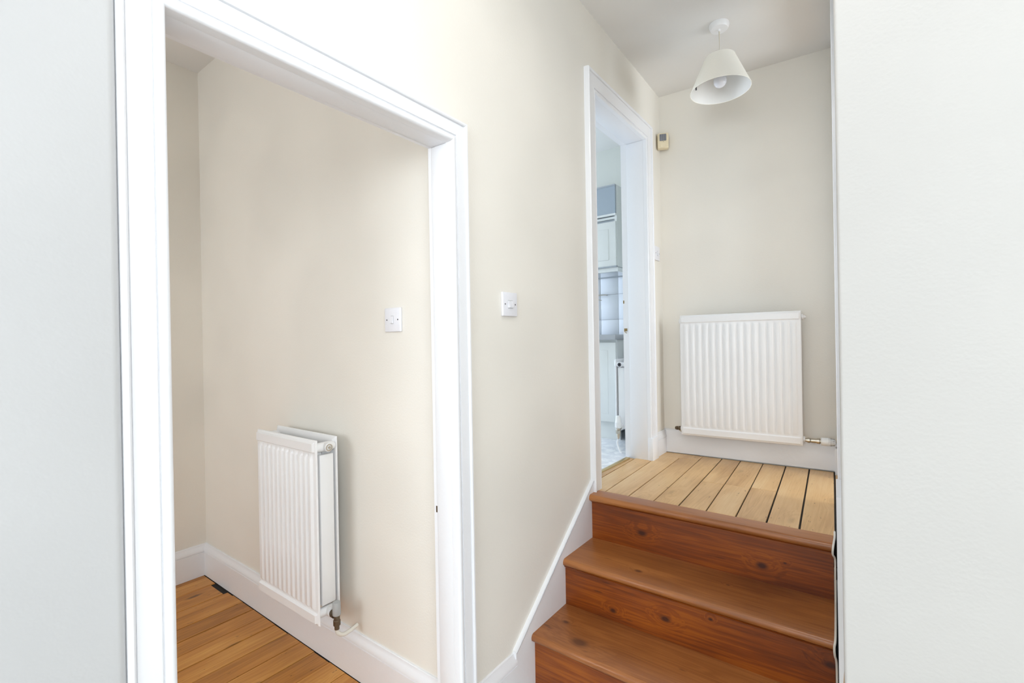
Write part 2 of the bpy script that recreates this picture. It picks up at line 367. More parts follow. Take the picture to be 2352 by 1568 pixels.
# hall behind the camera
boxes_hb = [((XW, -2.7, 0), (2.0, -2.6, H-0.5)), ((XW, -2.7, H+1.2), (2.0, -2.6, TOP)), ((XW, -2.7, H-0.5), (-0.35, -2.6, H+1.2)), ((1.05, -2.7, H-0.5), (2.0, -2.6, H+1.2))]
struct(boxes('wall_back', boxes_hb, CREAM), 'hall wall with an added light opening behind the viewpoint, out of view', 'wall')
struct(boxes('wall_hall_side', [((1.9, -2.6, 0), (2.0, YR, H-0.08)), ((1.9, -2.6, H+1.32), (2.0, YR, TOP)), ((1.9, -2.6, H-0.08), (2.0, -1.95, H+1.32)), ((1.9, -0.25, H-0.08), (2.0, YR, H+1.32))], CREAM), 'hall side wall with an added light opening right of the viewpoint, out of view', 'wall')
# kitchen
KX0, KY0, KY1 = -4.4, 1.6, 3.6
wk = struct(box('wall_kitchen', (KX0, KY1, 0), (XWK, KY1+0.1, TOP), KWALL), 'pale tiled kitchen wall seen through the upper doorway', 'wall')
struct(box('wall_kitchen_near', (KX0, KY0-0.1, 0), (XWK, KY0, TOP), KWALL), 'kitchen wall behind the stairs, out of view', 'wall')
struct(box('wall_kitchen_side', (XWK, 3.2, 0), (XWK+0.1, KY1+0.1, TOP), KWALL), 'kitchen corner wall, out of view', 'wall')
boxes_kw = [((KX0-0.1, KY0, 0), (KX0, KY1, H-0.15)), ((KX0-0.1, KY0, H+1.05), (KX0, KY1, TOP)), ((KX0-0.1, KY0, H-0.15), (KX0, 2.0, H+1.05)), ((KX0-0.1, 3.2, H-0.15), (KX0, KY1, H+1.05))]
struct(boxes('wall_kitchen_window', boxes_kw, KWALL), 'kitchen wall with the window opening, out of view', 'wall')

struct(box('floor_slab', (-4.6, -2.8, -0.25), (2.1, 3.8, -0.081), DARK), 'dark underfloor beneath the boards', 'floor')
# ------------------------------------------------------------------ ceilings
def ceil_quad(name, x0, x1, y0, y1, zf, mat):
    bm = bmesh.new(); c = [(x0, y0), (x1, y0), (x1, y1), (x0, y1)]
    add_prism(bm, [(x, y, zf(x, y)) for x, y in c], (0, 0, 0.12)); return from_bm(name, bm, mat)
struct(ceil_quad('ceiling', -1.08, 2.0, -2.7, 3.15, ceil_z, CEIL), 'white ceiling over the stairs and landing', 'ceiling')
struct(ceil_quad('ceiling_side_room', IX-0.1, XWB+0.03, -2.4, IY+0.1, lambda x, y: ICZ, CEIL), 'white ceiling just visible at the top left inside the lower doorway', 'ceiling')
struct(ceil_quad('ceiling_kitchen', KX0-0.1, XWK+0.05, KY0-0.1, KY1+0.1, lambda x, y: H+1.56, CEIL), 'white kitchen ceiling seen at the top of the upper doorway', 'ceiling')

# ------------------------------------------------------------------ floors and floorboards
def board(parent, mat, xl0, xr0, y0, xl1, xr1, y1, z0, z1, t=0.012, gap=0.0016, rise=0.0):
    """tapered board; (xl0,xr0) at y0, (xl1,xr1) at y1"""
    g = gap
    bm = bmesh.new()
    top = [(xl0+g, y0, z0+rise), (xr0-g, y0, z0+rise), (xr1-g, y1, z1+rise), (xl1+g, y1, z1+rise)]
    v = [bm.verts.new(p) for p in top]; v2 = [bm.verts.new((p[0], p[1], p[2]-t)) for p in top]
    f = bm.faces.new(v); bm.faces.new(v2[::-1])
    for i in range(4): bm.faces.new((v[i], v2[i], v2[(i+1) % 4], v[(i+1) % 4]))
    bmesh.ops.bevel(bm, geom=list(f.edges), offset=0.0013, segments=1, affect='EDGES')
    return from_bm('floorboard', bm, mat, parent)
# side room
fs = struct(box('floor_side_room', (IX-0.1, -2.4, -0.08), (XWB, IY+0.1, -0.0045), DARK), 'honey brown pine boarded floor of the side room', 'floor')
k_ = 1.305/1.32
edges = [e*k_ for e in (-3.12, -3.028, -2.909, -2.748, -2.686, -2.577, -2.464, -2.352, -2.245, -2.131, -2.018, -1.909, -1.794, -1.683)]
while edges[-1] < XWB-0.06: edges.append(edges[-1]+0.111)
edges[-1] = XWB
for i in range(len(edges)-1):
    y1 = IY-0.0205+random.uniform(-.002, .001)
    if i == 2: y1 = IY-0.045
    if i == 3: y1 = IY-0.024
    board(fs, SIDEB, edges[i], edges[i+1], -2.3, edges[i], edges[i+1], y1, 0, 0, rise=random.uniform(-.0012, .0012), gap=random.uniform(.0012, .0026))
# lower hall
struct(box('floor_hall', (XWB, -2.7, -0.08), (2.0, 1.5, 0.0), BOUNCEFL), 'unseen hall floor at the foot of the stairs, made pale to bounce light', 'floor')
# landing
fl = struct(prism('floor_landing', [(XWK+0.02, y, z) for y, z in ((1.98, LAND-0.10), (3.05, LAND-0.10), (3.05, land_z(3.05)-0.0045), (1.98, land_z(1.98)-0.0045))], (0.1-XWK-0.02, 0, 0), DARK), 'pale honey pine boarded floor of the landing', 'floor')
s0 = 0.982
near = [-1.20, -1.085]+[e*s0 for e in (-.9927, -.877, -.7602, -.6491, -.536, -.4224, -.3128, -.2022)]+[-0.088]
far = [-1.235, -1.125, -1.0225, -.903, -.7925, -.683, -.582, -.466, -.354, -.2425, -0.1305]     # at y = 2.95
YN, YF = 2.013, 2.958
def at(i, y): t = (y-YN)/(2.95-YN); return near[i]+(far[i]-near[i])*t
def lboard(i, ya, yb, gap=0.0018, rise=0.0): board(fl, LANDB, at(i, ya), at(i+1, ya), ya, at(i, yb), at(i+1, yb), yb, land_z(ya), land_z(yb), gap=gap, rise=rise)
gaps = [.0018, .0024, .0018, .0012, .0030, .0024, .0020, .0026, .0036, .0034]
for i in range(10):
    yb = end_y((far[i]+far[i+1])/2) - 0.0195
    if i in (1, 2, 3): yb = 2.865
    if i in (0,): yb = 2.74
    if i in (5, 6, 7):
        ym = 2.44 + 0.012*(i-5)
        lboard(i, YN, ym-0.0016, gaps[i], random.uniform(-.001, .001)); lboard(i, ym+0.0016, yb, gaps[i], random.uniform(-.001, .001))
    elif i == 0: pass
    else: lboard(i, YN, yb, gaps[i], random.uniform(-.001, .001))
board(fl, LANDB, at(10, YN)+.003, xr(YN), YN, at(10, 2.95)+.003, xr(2.95), 2.95, land_z(YN), land_z(2.95))
# threshold boards under the kitchen doorway and the cross board along the end wall
board(fl, LANDB, -1.150, at(1, 2.07), 2.07, -1.150, at(1, 2.70), 2.70, land_z(2.07), land_z(2.7))
bm = bmesh.new(); add_box(bm, (-1.02, 2.868, land_z(2.9)-0.02), (at(4, 2.9)-.002, end_y(-.85)-0.021, land_z(2.9)), 0.0012, 1); from_bm('floorboard', bm, LANDB, fl)
# kitchen floor
fk = struct(box('floor_kitchen', (KX0, KY0, LAND-0.1), (-1.150, KY1, land_z(2.5)+0.001), MARBLE), 'white marbled kitchen floor beyond the upper doorway', 'floor')
tr = tag(box('threshold_strip', (-1.158, D2Y0+0.02, land_z(2.4)-0.004), (-1.133, D2Y1-0.03, land_z(2.4)+0.005), GOLD, bev=0.003), 'brass threshold strip across the kitchen doorway', 'threshold strip')

# ------------------------------------------------------------------ door casings
def casing(root, inner, outer, y_sign, x_face, prof, mat, zb_l, zb_r):
    """inner/outer: (y0, y1, ztop) of the opening edge and of the outer edge; prof: (t across 0..1, proud depth)"""
    def ring(t):
        y0 = inner[0]+(outer[0]-inner[0])*t; y1 = inner[1]+(outer[1]-inner[1])*t; z = inner[2]+(outer[2]-inner[2])*t
        return (y0, zb_l), (y0, z), (y1, z), (y1, zb_r)
    for side in range(3):
        bm = bmesh.new(); A = []; B = []
        for t, d in prof:
            r = ring(t); a, b = r[side], r[side+1]
            A.append(bm.verts.new((x_face+d, a[0], a[1]))); B.append(bm.verts.new((x_face+d, b[0], b[1])))
        bm.faces.new(A); bm.faces.new(B[::-1]); n = len(prof)
        for i in range(n): bm.faces.new((A[i], B[i], B[(i+1) % n], A[(i+1) % n]))
        from_bm('architrave', bm, mat, root, True, 28)
def bead_prof(total, bead, board_d, band, band_d):
    """rounded bead at the opening edge, flat board, raised back band"""
    p = [(0, -0.004)]
    for k in range(9):
        a = PI - k/8*PI*0.95
        p.append(((bead/2+bead/2*math.cos(a))/total, board_d-0.006+ (bead*0.42)*math.sin(a)))
    p += [((bead+0.001)/total, board_d-0.004), ((bead+0.0025)/total, board_d-0.004), ((bead+0.003)/total, board_d)]
    p += [((total-band-0.002)/total, board_d), ((total-band-0.001)/total, board_d-0.002), ((total-band)/total, board_d-0.002), ((total-band+0.001)/total, band_d-0.002), ((total-band+0.004)/total, band_d), ((total-0.004)/total, band_d), ((total-0.001)/total, band_d-0.004), (1, board_d*0.6), (1, 0)]
    return p
d1 = struct(empty('door_1', (0, 0, 0)), 'white painted frame of the lower doorway at the left', 'door frame')
casing(d1, (D1Y0, D1Y1, D1Z), (D1Y0-0.074, D1Y1+0.070, D1Z+0.074), 1, XW, bead_prof(0.074, 0.020, 0.024, 0.013, 0.030), WHITE, 0, 0)
xl0, xl1 = XW-0.0042, -1.098
box('jamb', (xl1, D1Y0-0.014, 0), (xl0, D1Y0, D1Z), WHITE, d1, 0.0015)
box('jamb', (xl1, D1Y1, 0), (xl0, D1Y1+0.014, D1Z), WHITE, d1, 0.0015)
box('head_jamb', (xl1, D1Y0-0.014, D1Z), (xl0, D1Y1+0.014, D1Z+0.014), WHITE, d1, 0.0015)
box('door_stop', (XWB-0.003, D1Y0-0.014, 0), (xl1, D1Y0-0.003, D1Z+0.003), WHITE, d1)
box('door_stop', (XWB-0.003, D1Y1+0.003, 0), (xl1, D1Y1+0.016, D1Z+0.003), WHITE, d1)
box('door_stop', (XWB-0.003, D1Y0-0.014, D1Z+0.003), (xl1, D1Y1+0.016, D1Z+0.02), WHITE, d1)
# old latch recess on the right jamb
box('strike_plate', (xl1-0.007, D1Y1+0.0018, H-0.545), (xl1-0.0005, D1Y1+0.0055, H-0.525), DULLM, d1)

d2 = struct(empty('door_2', (0, 0, 0)), 'white painted frame of the kitchen doorway on the landing', 'door frame')
casing(d2, (D2Y0, D2Y1, D2Z), (D2Y0-0.077, D2Y1+0.088, D2Z+0.098), 1, XW, bead_prof(0.088, 0.014, 0.021, 0.014, 0.027), WHITE, LAND-0.03, LAND-0.03)
xl0, xl1 = XW-0.0042, -1.139
box('jamb', (xl1, D2Y0-0.014, LAND-0.03), (xl0, D2Y0, D2Z), WHITE, d2, 0.0015)
box('jamb', (xl1, D2Y1, LAND-0.03), (xl0, D2Y1+0.014, D2Z), WHITE, d2, 0.0015)
box('head_jamb', (xl1, D2Y0-0.014, D2Z), (xl0, D2Y1+0.014, D2Z+0.014), WHITE, d2, 0.0015)
box('door_stop', (XWK-0.002, D2Y0-0.014, LAND-0.03), (xl1, D2Y0-0.002, D2Z+0.002), WHITE, d2)
box('door_stop', (XWK-0.002, D2Y1+0.002, LAND-0.03), (xl1, D2Y1+0.014, D2Z+0.002), WHITE, d2)
box('door_stop', (XWK-0.002, D2Y0-0.014, D2Z+0.002), (xl1, D2Y1+0.014, D2Z+0.016), WHITE, d2)
box('strike_plate', (-1.170, D2Y1+0.0005, H+0.045), (-1.150, D2Y1+0.0025, H+0.062), BRASS, d2)
tube('latch_lip', smooth_path([(-1.168, D2Y1-0.001, H+0.046), (-1.160, D2Y1-0.006, H+0.038), (-1.150, D2Y1-0.003, H+0.034)], 4), 0.0018, BRASS, d2, 6)
box('latch_hole', (-1.1735, D2Y1+0.0005, H+0.214), (-1.167, D2Y1+0.0025, H+0.232), BRASS, d2)
# plinths at the feet of the casing
box('plinth', (XW, D2Y1-0.004, LAND-0.03), (XW+0.031, D2Y1+0.092, LAND+0.120), WHITE, d2, 0.003)
# right wall trim strip
t1p = [(0, 0), (0.010, 0.0), (0.012, 0.006), (0.008, 0.010), (0.008, 0.016), (0.012, 0.022), (0.012, 0.066), (0.009, 0.074), (0, 0.078)]
YT = 2.33
d3 = struct(empty('door_3', (0, 0, 0)), 'narrow white moulded door casing seen edge-on on the right wall', 'door frame')
for y_of in (lambda b: YT+b, lambda b: D3Y1+0.080-b):
    bm = bmesh.new(); add_prism(bm, [(xr(y_of(b))-a, y_of(b), land_z(2.3)-0.02) for a, b in t1p], (0, 0, ceil_z(-.1, 2.4)-land_z(2.3)+0.02))
    from_bm('architrave', bm, WHITE, d3, True, 30)
for ya, yb in ((D3Y0-0.001, D3Y0+0.012), (D3Y1-0.012, D3Y1+0.001)):
    bm = bmesh.new(); add_prism(bm, [(xr(ya)-0.002, ya, LAND-0.03), (xr(ya)+0.122, ya, LAND-0.03), (xr(ya)+0.122, yb, LAND-0.03), (xr(ya)-0.002, yb, LAND-0.03)], (0, 0, D3Z-LAND+0.03)); from_bm('jamb', bm, WHITE, d3)

# ------------------------------------------------------------------ baseboards
b_ = struct(extrude_profile('baseboard_side_room', skirt_prof(0.176, 0.018), (IX, IY, 0), (XWB, IY, 0), (0, -1, 0), WHITE, cut0=1.0), 'white moulded skirting below the narrow double radiator', 'skirting board')
b_ = struct(extrude_profile('baseboard_side_room_end', skirt_prof(0.176, 0.018), (IX, -2.3, 0), (IX, IY, 0), (1, 0, 0), WHITE, cut1=1.0), 'short white skirting at the far left inside the lower doorway', 'skirting board')
struct(extrude_profile('baseboard_left', skirt_prof(H-1.125, 0.017), (XW, D1Y1+0.07, 0), (XW, 1.358, 0), (1, 0, 0), WHITE), 'short white skirting between the lower doorway and the stair string', 'skirting board')
struct(extrude_profile('baseboard_landing', skirt_prof(0.150, 0.018), (XW, D2Y1+0.090, LAND-0.022), (XW, end_y(XW), LAND-0.022), (1, 0, 0), WHITE, cut1=1.0), 'tiny white skirting between the kitchen doorway and the landing corner', 'skirting board')
en = Vector((math.sin(END_A), -math.cos(END_A), 0))
plain_sk = [(0, 0), (0.018, 0), (0.018, 0.128), (0.016, 0.134), (0.012, 0.140), (0.008, 0.143), (0, 0.144)]
struct(extrude_profile('baseboard_end', plain_sk, (XW, end_y(XW), LAND-0.009), (xr(3.04), end_y(xr(3.04)), LAND-0.009), en, WHITE, cut0=1.0), 'white skirting under the wide radiator on the landing end wall', 'skirting board')
ro = Vector((-math.cos(math.radians(1.95)), -math.sin(math.radians(1.95)), 0))
struct(extrude_profile('baseboard_right', [(0, 0), (0.026, 0), (0.026, 0.13), (0.022, 0.138), (0, 0.138)], (xr(2.962), 2.962, LAND-0.018), (xr(3.02), 3.02, LAND-0.018), ro, WHITE), 'short white skirting return at the right end of the landing', 'skirting board')

# stair strings (white boards that follow the steps)
def string_board(name, x0, th, pts, cap, label):
    bm = bmesh.new(); add_prism(bm, [(x0, y, z) for y, z in pts], (th, 0, 0))
    o = from_bm(name, bm, WHITE); struct(o, label, 'stair string')
    c = bmesh.new(); add_tube(c, [(x0+cap[2], y, z) for y, z in cap[0]], cap[1], 10); from_bm('cap_moulding', c, WHITE, o, True, 60)
    return o
k2 = 0.985
SP = [(1.352, H-1.119), (1.995, H-0.640)]
string_board('trim_stair_left', XW, 0.015, [(1.352, 0), SP[0], SP[1], (2.045, H-0.603), (2.045, LAND-0.2), (1.7, 0)],
             ([(1.353, SP[0][1]-0.004), (1.975, SP[1][1]-0.018)], 0.0075, 0.0105), 'sloping white stair string against the long cream wall')
bm = bmesh.new()
prof_r = [(YR+0.006, 0), (YR+0.006, H-1.30+0.14), (1.34, H-1.105+0.05), (1.95, H-0.66), (2.05, land_z(2.05)+0.128), (2.325, land_z(2.3)+0.128), (2.325, 0)]
a_ = [bm.verts.new((xstr(y), y, z)) for y, z in prof_r]; b2 = [bm.verts.new((xr(y)+0.002, y, z)) for y, z in prof_r]
bm.faces.new(a_); bm.faces.new(b2[::-1])
for i in range(len(a_)): bm.faces.new((a_[i], b2[i], b2[(i+1) % len(a_)], a_[(i+1) % len(a_)]))
struct(from_bm('trim_stair_right', bm, WHITE), 'thin white stair string seen edge-on against the right wall', 'stair string')

# ------------------------------------------------------------------ stairs
st = tag(empty('staircase', (-0.55, 1.7, 0)), 'short flight of dark stained wooden steps up to the landing', 'stairs')
def stair_x(y): return -math.tan(math.radians(2.72))*y
XS = XW+0.0145
def child_world(o):                       # keep world coordinates under an offset parent
    o.matrix_parent_inverse = o.parent.matrix_world.inverted(); return o
bpy.context.view_layer.update()
def tread(yf, yb, z, th=0.030, mat=STT, name='tread', drop=0.0):
    r = th/2; prof = []
    for k in range(9):
        a = PI/2 + k/8*PI
        prof.append((yf+r+r*math.cos(a)*0.92, z-r+r*math.sin(a)))
    prof += [(yf+r+0.006, z-th), (yb, z-th), (yb, z+drop)]
    bm = bmesh.new()
    n = 2
    A = [bm.verts.new((XS, y, zz)) for y, zz in prof]; B = [bm.verts.new((stair_x(y), y, zz)) for y, zz in prof]
    bm.faces.new(A); bm.faces.new(B[::-1])
    for i in range(len(prof)): bm.faces.new((A[i], B[i], B[(i+1) % len(prof)], A[(i+1) % len(prof)]))
    return child_world(from_bm(name, bm, mat, st, True, 40))
def riser(y, z0, z1, th=0.018):
    bm = bmesh.new()
    add_prism(bm, [(XS, y, z0), (stair_x(y), y, z0), (stair_x(y+th), y+th, z0), (XS, y+th, z0)], (0, 0, z1-z0))
    return child_world(from_bm('riser', bm, STR, st))
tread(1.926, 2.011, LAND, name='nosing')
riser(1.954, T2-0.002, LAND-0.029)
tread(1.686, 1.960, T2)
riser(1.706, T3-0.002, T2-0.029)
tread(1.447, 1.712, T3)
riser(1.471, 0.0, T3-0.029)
# small cove under each nosing
for y, z in ((1.954, LAND-0.030), (1.706, T2-0.030), (1.471, T3-0.030)):
    bm = bmesh.new()
    add_prism(bm, [(XS, y, z), (XS, y-0.010, z), (XS, y-0.007, z-0.005), (XS, y, z-0.010)], (stair_x(y)-XS-0.001, 0, 0)); child_world(from_bm('cove_moulding', bm, STR, st))

# cable down the right edge of the steps
def cx(y, d=0.0): return (stair_x(y)+xstr(y))/2 + d - 0.001
cp = [(cx(2.05), 2.05, land_z(2.05)+0.002), (cx(1.99), 1.985, LAND+0.004), (cx(1.93, -.004), 1.918, LAND-0.004), (cx(1.92, -.006), 1.916, LAND-0.03), (cx(1.94), 1.940, LAND-0.055), (cx(1.945), 1.943, T2+0.09), (cx(1.945), 1.942, T2+0.02),
      (cx(1.93), 1.92, T2+0.005), (cx(1.80, -.001), 1.80, T2+0.005), (cx(1.70, -.002), 1.695, T2+0.004), (cx(1.68, -.005), 1.678, T2-0.012), (cx(1.68, -.004), 1.678, T2-0.035), (cx(1.695), 1.695, T2-0.07), (cx(1.697), 1.697, T3+0.02), (cx(1.68), 1.67, T3+0.005), (cx(1.50), 1.48, T3+0.005), (cx(1.44), 1.438, T3-0.02), (cx(1.46), 1.46, T3-0.07), (cx(1.46), 1.455, 0.004)]
tag(tube('cable', smooth_path(cp, 5), 0.0032, CABLEM, None, 8), 'thin off-white cable running down the right edge of the stairs', 'cable')

# ------------------------------------------------------------------ radiators
def panel_mesh(w, h, nfl, amp=0.008, back=0.003, facing=-1):
    """pressed steel panel, x 0..w, z 0..h, face towards -y (facing=-1)"""
    rim, band = 0.007, 0.048
    xs = [0, rim*0.4, rim, rim+0.005]
    x0, x1 = rim+0.010, w-rim-0.010; p = (x1-x0)/nfl
    for i in range(nfl):
        for f in (0.02, 0.10, 0.20, 0.28, 0.5, 0.72, 0.80, 0.90, 0.98): xs.append(x0+(i+f)*p)
    xs += [w-rim-0.005, w-rim, w-rim*0.4, w]
    zs = [0, rim*0.4, rim, rim+0.005, band-0.006, band, band+0.006, band+0.013, band+0.020, h*0.35, h*0.65]
    zs = zs + [h-z for z in zs[:9]][::-1]
    def ss(a, b, v): t = max(0, min(1, (v-a)/(b-a))); return t*t*(3-2*t)
    def depth(x, z):
        e = min(x, w-x, z, h-z)
        base = 0.004*ss(0, rim*0.5, e)
        b = min(z, h-z)
        hb = ss(rim*0.8, rim+0.005, e)*(1-ss(band-0.006, band+0.001, b))
        fl = 0.0
        if x0 < x < x1:
            u = ((x-x0)/p) % 1.0
            prof = ss(0.08, 0.27, u)*(1-ss(0.73, 0.92, u))
            fl = prof*ss(band+0.004, band+0.020, b)
        return base + amp*max(hb, fl)
    bm = bmesh.new()
    g = [[bm.verts.new((x, facing*depth(x, z), z)) for z in zs] for x in xs]
    for i in range(len(xs)-1):
        for j in range(len(zs)-1): bm.faces.new((g[i][j], g[i+1][j], g[i+1][j+1], g[i][j+1]))
    k = [[bm.verts.new((x, -facing*back, z)) for z in (0, h)] for x in (0, w)]
    bm.faces.new([k[0][0], k[0][1], k[1][1], k[1][0]])
    bm.faces.new([g[0][j] for j in range(len(zs))]+[k[0][1], k[0][0]])
    bm.faces.new([g[-1][j] for j in range(len(zs))][::-1]+[k[1][0], k[1][1]])
    bm.faces.new([g[i][0] for i in range(len(xs))][::-1]+[k[0][0], k[1][0]])
    bm.faces.new([g[i][-1] for i in range(len(xs))]+[k[1][1], k[0][1]])
    return bm
def zigzag(bm, w, z0, z1, ya, yb, pitch=0.030):
    """corrugated convector sheet between ya and yb"""
    pts = []; x = 0.0; s = 0
    n = int(w/pitch); 
    for i in range(n):
        a = i*pitch
        pts += [(a, ya), (a+pitch*0.1, yb), (a+pitch*0.5, yb), (a+pitch*0.6, ya)]
    A = [bm.verts.new((p[0], p[1], z0)) for p in pts]; B = [bm.verts.new((p[0], p[1], z1)) for p in pts]
    for i in range(len(pts)-1): bm.faces.new((A[i], A[i+1], B[i+1], B[i]))

# (a) narrow double radiator in the side room
RS = empty('radiator', (-2.095, IY, H-1.052))
tag(RS, 'narrow white double panel radiator inside the lower doorway', 'radiator', 'white panel radiators')
RW_, RH_ = 0.455, 0.692
o = from_bm('front_panel', panel_mesh(RW_, RH_, 12, amp=0.009), RADW, RS, True, 32); o.location = (0.005, -0.142, 0)
o = from_bm('back_panel', panel_mesh(RW_, RH_, 12, amp=0.006), RADW, RS, True, 50); o.location = (-0.010, -0.050, 0)
bm = bmesh.new(); zigzag(bm, RW_-0.03, 0.055, RH_-0.055, -0.058, -0.090); o = from_bm('convector_fin', bm, RADW, RS); o.location.x = 0.004
bm = bmesh.new(); zigzag(bm, RW_-0.03, 0.055, RH_-0.055, -0.134, -0.100); o = from_bm('convector_fin', bm, RADW, RS); o.location.x = 0.016
boxes('convector_end_plate', [((RW_-0.028, -0.121, 0.060), (RW_-0.010, -0.064, RH_-0.062))], RADW, RS, 0.003)
for zz in (RH_-0.033, 0.033):
    for xx in (0.018, RW_-0.022):
        lathe('header_tee', (xx, -0.056, zz), (0, -1, 0), [(0, 0.014), (0.010, 0.016), (0.022, 0.018), (0.060, 0.018), (0.072, 0.016), (0.082, 0.014)], RADW, RS, 16)
        sgn = 1 if xx > 0.2 else -1
        lathe('boss', (xx, -0.094, zz), (sgn, 0, 0), [(0, 0.016), (0.024, 0.017), (0.030, 0.0165), (0.032, 0.013), (0.032, 0)], RADW, RS, 18)
lathe('bleed_plug', (RW_+0.008, -0.094, RH_-0.033), (1, 0, 0), [(0, 0.0135), (0.004, 0.0135), (0.004, 0.010), (0.0015, 0.0095), (0.0015, 0.005), (0.006, 0.005), (0.006, 0)], CHROME, RS, 16)
# lockshield valve at the right foot
v = lathe('valve_body', (RW_+0.008, -0.094, 0.033), (1, 0, 0), [(0, 0.012), (0.008, 0.013), (0.009, 0.016), (0.020, 0.016), (0.021, 0.010), (0.040, 0.010), (0.040, 0)], DULLM, RS, 12, 30)
lathe('valve_stem', (RW_+0.040, -0.094, 0.046), (0, 0, -1), [(0, 0.010), (0.002, 0.011), (0.030, 0.011), (0.032, 0.013), (0.050, 0.013), (0.052, 0.009), (0.066, 0.009), (0.066, 0)], DULLM, RS, 12, 30)
lathe('valve_cap', (RW_+0.040, -0.094, 0.034), (0, 0, 1), [(0, 0.0145), (0.002, 0.0155), (0.046, 0.0145), (0.048, 0.0135), (0.048, 0)], GREYP, RS, 20)
tube('supply_pipe', smooth_path([(RW_+0.040, -0.094, -0.018), (RW_+0.042, -0.092, -0.034), (RW_+0.050, -0.074, -0.046), (RW_+0.053, -0.045, -0.044), (RW_+0.054, -0.014, -0.036)], 5), 0.0075, CABLEM, RS)
# thermostatic head glimpsed on the left
lathe('thermostat_head', (-0.028, -0.094, 0.020), (0, 0, 1), [(0, 0.010), (0.014, 0.012), (0.016, 0.019), (0.060, 0.018), (0.068, 0.014), (0.070, 0)], PLASTB, RS, 18)
lathe('valve_body', (-0.014, -0.094, 0.033), (-1, 0, 0), [(0, 0.011), (0.010, 0.012), (0.014, 0.009), (0.02, 0.009)], CHROME, RS, 12, 30)
tube('supply_pipe', [(-0.028, -0.094, 0.024), (-0.028, -0.05, 0.010), (-0.028, -0.004, 0.004)], 0.0065, CABLEM, RS)

# (b) wide single radiator on the landing
RL = empty('radiator', (-0.900, end_y(-0.900), H-0.590), END_A)
tag(RL, 'wide white ribbed radiator on the landing end wall below the lamp', 'radiator', 'white panel radiators')
LW, LH = 0.632, 0.724
o = from_bm('front_panel', panel_mesh(LW, LH, 16, amp=0.0042), RADW, RL, True, 25); o.location = (0, -0.088, 0)
bm = bmesh.new(); zigzag(bm, LW-0.03, 0.06, LH-0.06, -0.083, -0.045); o = from_bm('convector_fin', bm, RADW, RL); o.location.x = 0.014
for xx in (0.10, LW-0.10): boxes('bracket', [((xx-0.015, -0.05, 0.05), (xx+0.015, -0.001, LH-0.05))], RADW, RL)
for zz in (LH-0.034, 0.034):
    for xx, sgn in ((0.012, -1), (LW-0.012, 1)):
        lathe('boss', (xx, -0.066, zz), (sgn, 0, 0), [(0, 0.016), (0.018, 0.016), (0.020, 0.014), (0.020, 0)], RADW, RL, 16)
lathe('bleed_plug', (LW+0.006, -0.066, LH-0.034), (1, 0, 0), [(0, 0.010), (0.008, 0.010), (0.010, 0.006), (0.014, 0.006), (0.014, 0)], RADW, RL, 12)
lathe('lockshield_valve', (-0.007, -0.066, 0.034), (-1, 0, 0), [(0, 0.010), (0.004, 0.010), (0.004, 0.013), (0.014, 0.013), (0.014, 0.009), (0.018, 0.009), (0.020, 0.012), (0.030, 0.011), (0.036, 0.008), (0.037, 0)], DULLM, RL, 12, 30)
lathe('valve_body', (LW+0.007, -0.066, 0.030), (1, 0, 0), [(0, 0.008), (0.006, 0.008), (0.006, 0.011), (0.012, 0.011), (0.012, 0.014), (0.022, 0.014), (0.024, 0.010), (0.028, 0.012), (0.054, 0.012), (0.054, 0.015), (0.066, 0.015), (0.068, 0.012), (0.072, 0.012)], CHROME, RL, 12, 25)
hd = lathe('thermostat_head', (LW+0.078, -0.066, 0.030), (1, 0, 0), [(0, 0.014), (0.002, 0.0205), (0.034, 0.0215), (0.036, 0.020), (0.038, 0.020), (0.058, 0.017), (0.064, 0.012), (0.066, 0)], PLASTB, RL, 24, 35)
for k in range(12):
    a = k/12*2*PI
    c_, s_ = math.cos(a), math.sin(a)
    bm = bmesh.new(); add_tube(bm, [(LW+0.078+0.042, -0.066+c_*0.0198, 0.030+s_*0.0198), (LW+0.078+0.060, -0.066+c_*0.0165, 0.030+s_*0.0165)], 0.0011, 5); from_bm('grip_slot', bm, SCREW, hd)
    
tube('supply_pipe', [(LW+0.045, -0.066, 0.030), (LW+0.045, -0.040, 0.028), (LW+0.045, -0.014, 0.026)], 0.007, CABLEM, RL)
tube('supply_pipe', [(-0.022, -0.066, 0.034), (-0.022, -0.040, 0.02), (-0.022, -0.014, 0.01)], 0.007, CABLEM, RL)

# (c) kitchen radiator
RK = empty('radiator', (XWK, 3.42, H-0.60), -PI/2)
tag(RK, 'white radiator partly hidden behind the kitchen doorway jamb', 'radiator', 'white panel radiators')
KW_, KH_ = 0.60, 0.47
o = from_bm('front_panel', panel_mesh(KW_, KH_, 14, amp=0.008), RADW, RK, True, 50); o.location = (0, -0.108, 0)
o = from_bm('back_panel', panel_mesh(KW_, KH_, 14, amp=0.005), RADW, RK, True, 50); o.location = (0, -0.045, 0)
boxes('convector_end_plate', [((KW_-0.030, -0.097, 0.045), (KW_-0.012, -0.052, KH_-0.055))], RADW, RK, 0.003)
for zz in (KH_-0.035, 0.035):
    lathe('boss', (KW_-0.02, -0.076, zz), (1, 0, 0), [(0, 0.017), (0.026, 0.017), (0.028, 0.014), (0.028, 0)], RADW, RK, 16)
    lathe('header_tee', (KW_-0.02, -0.046, zz), (0, -1, 0), [(0, 0.014), (0.068, 0.014)], RADW, RK, 14)
lathe('bleed_plug', (KW_+0.008, -0.076, KH_-0.035), (1, 0, 0), [(0, 0.013), (0.002, 0.013), (0.002, 0.005), (0, 0.005), (0, 0)], SCREW, RK, 12)
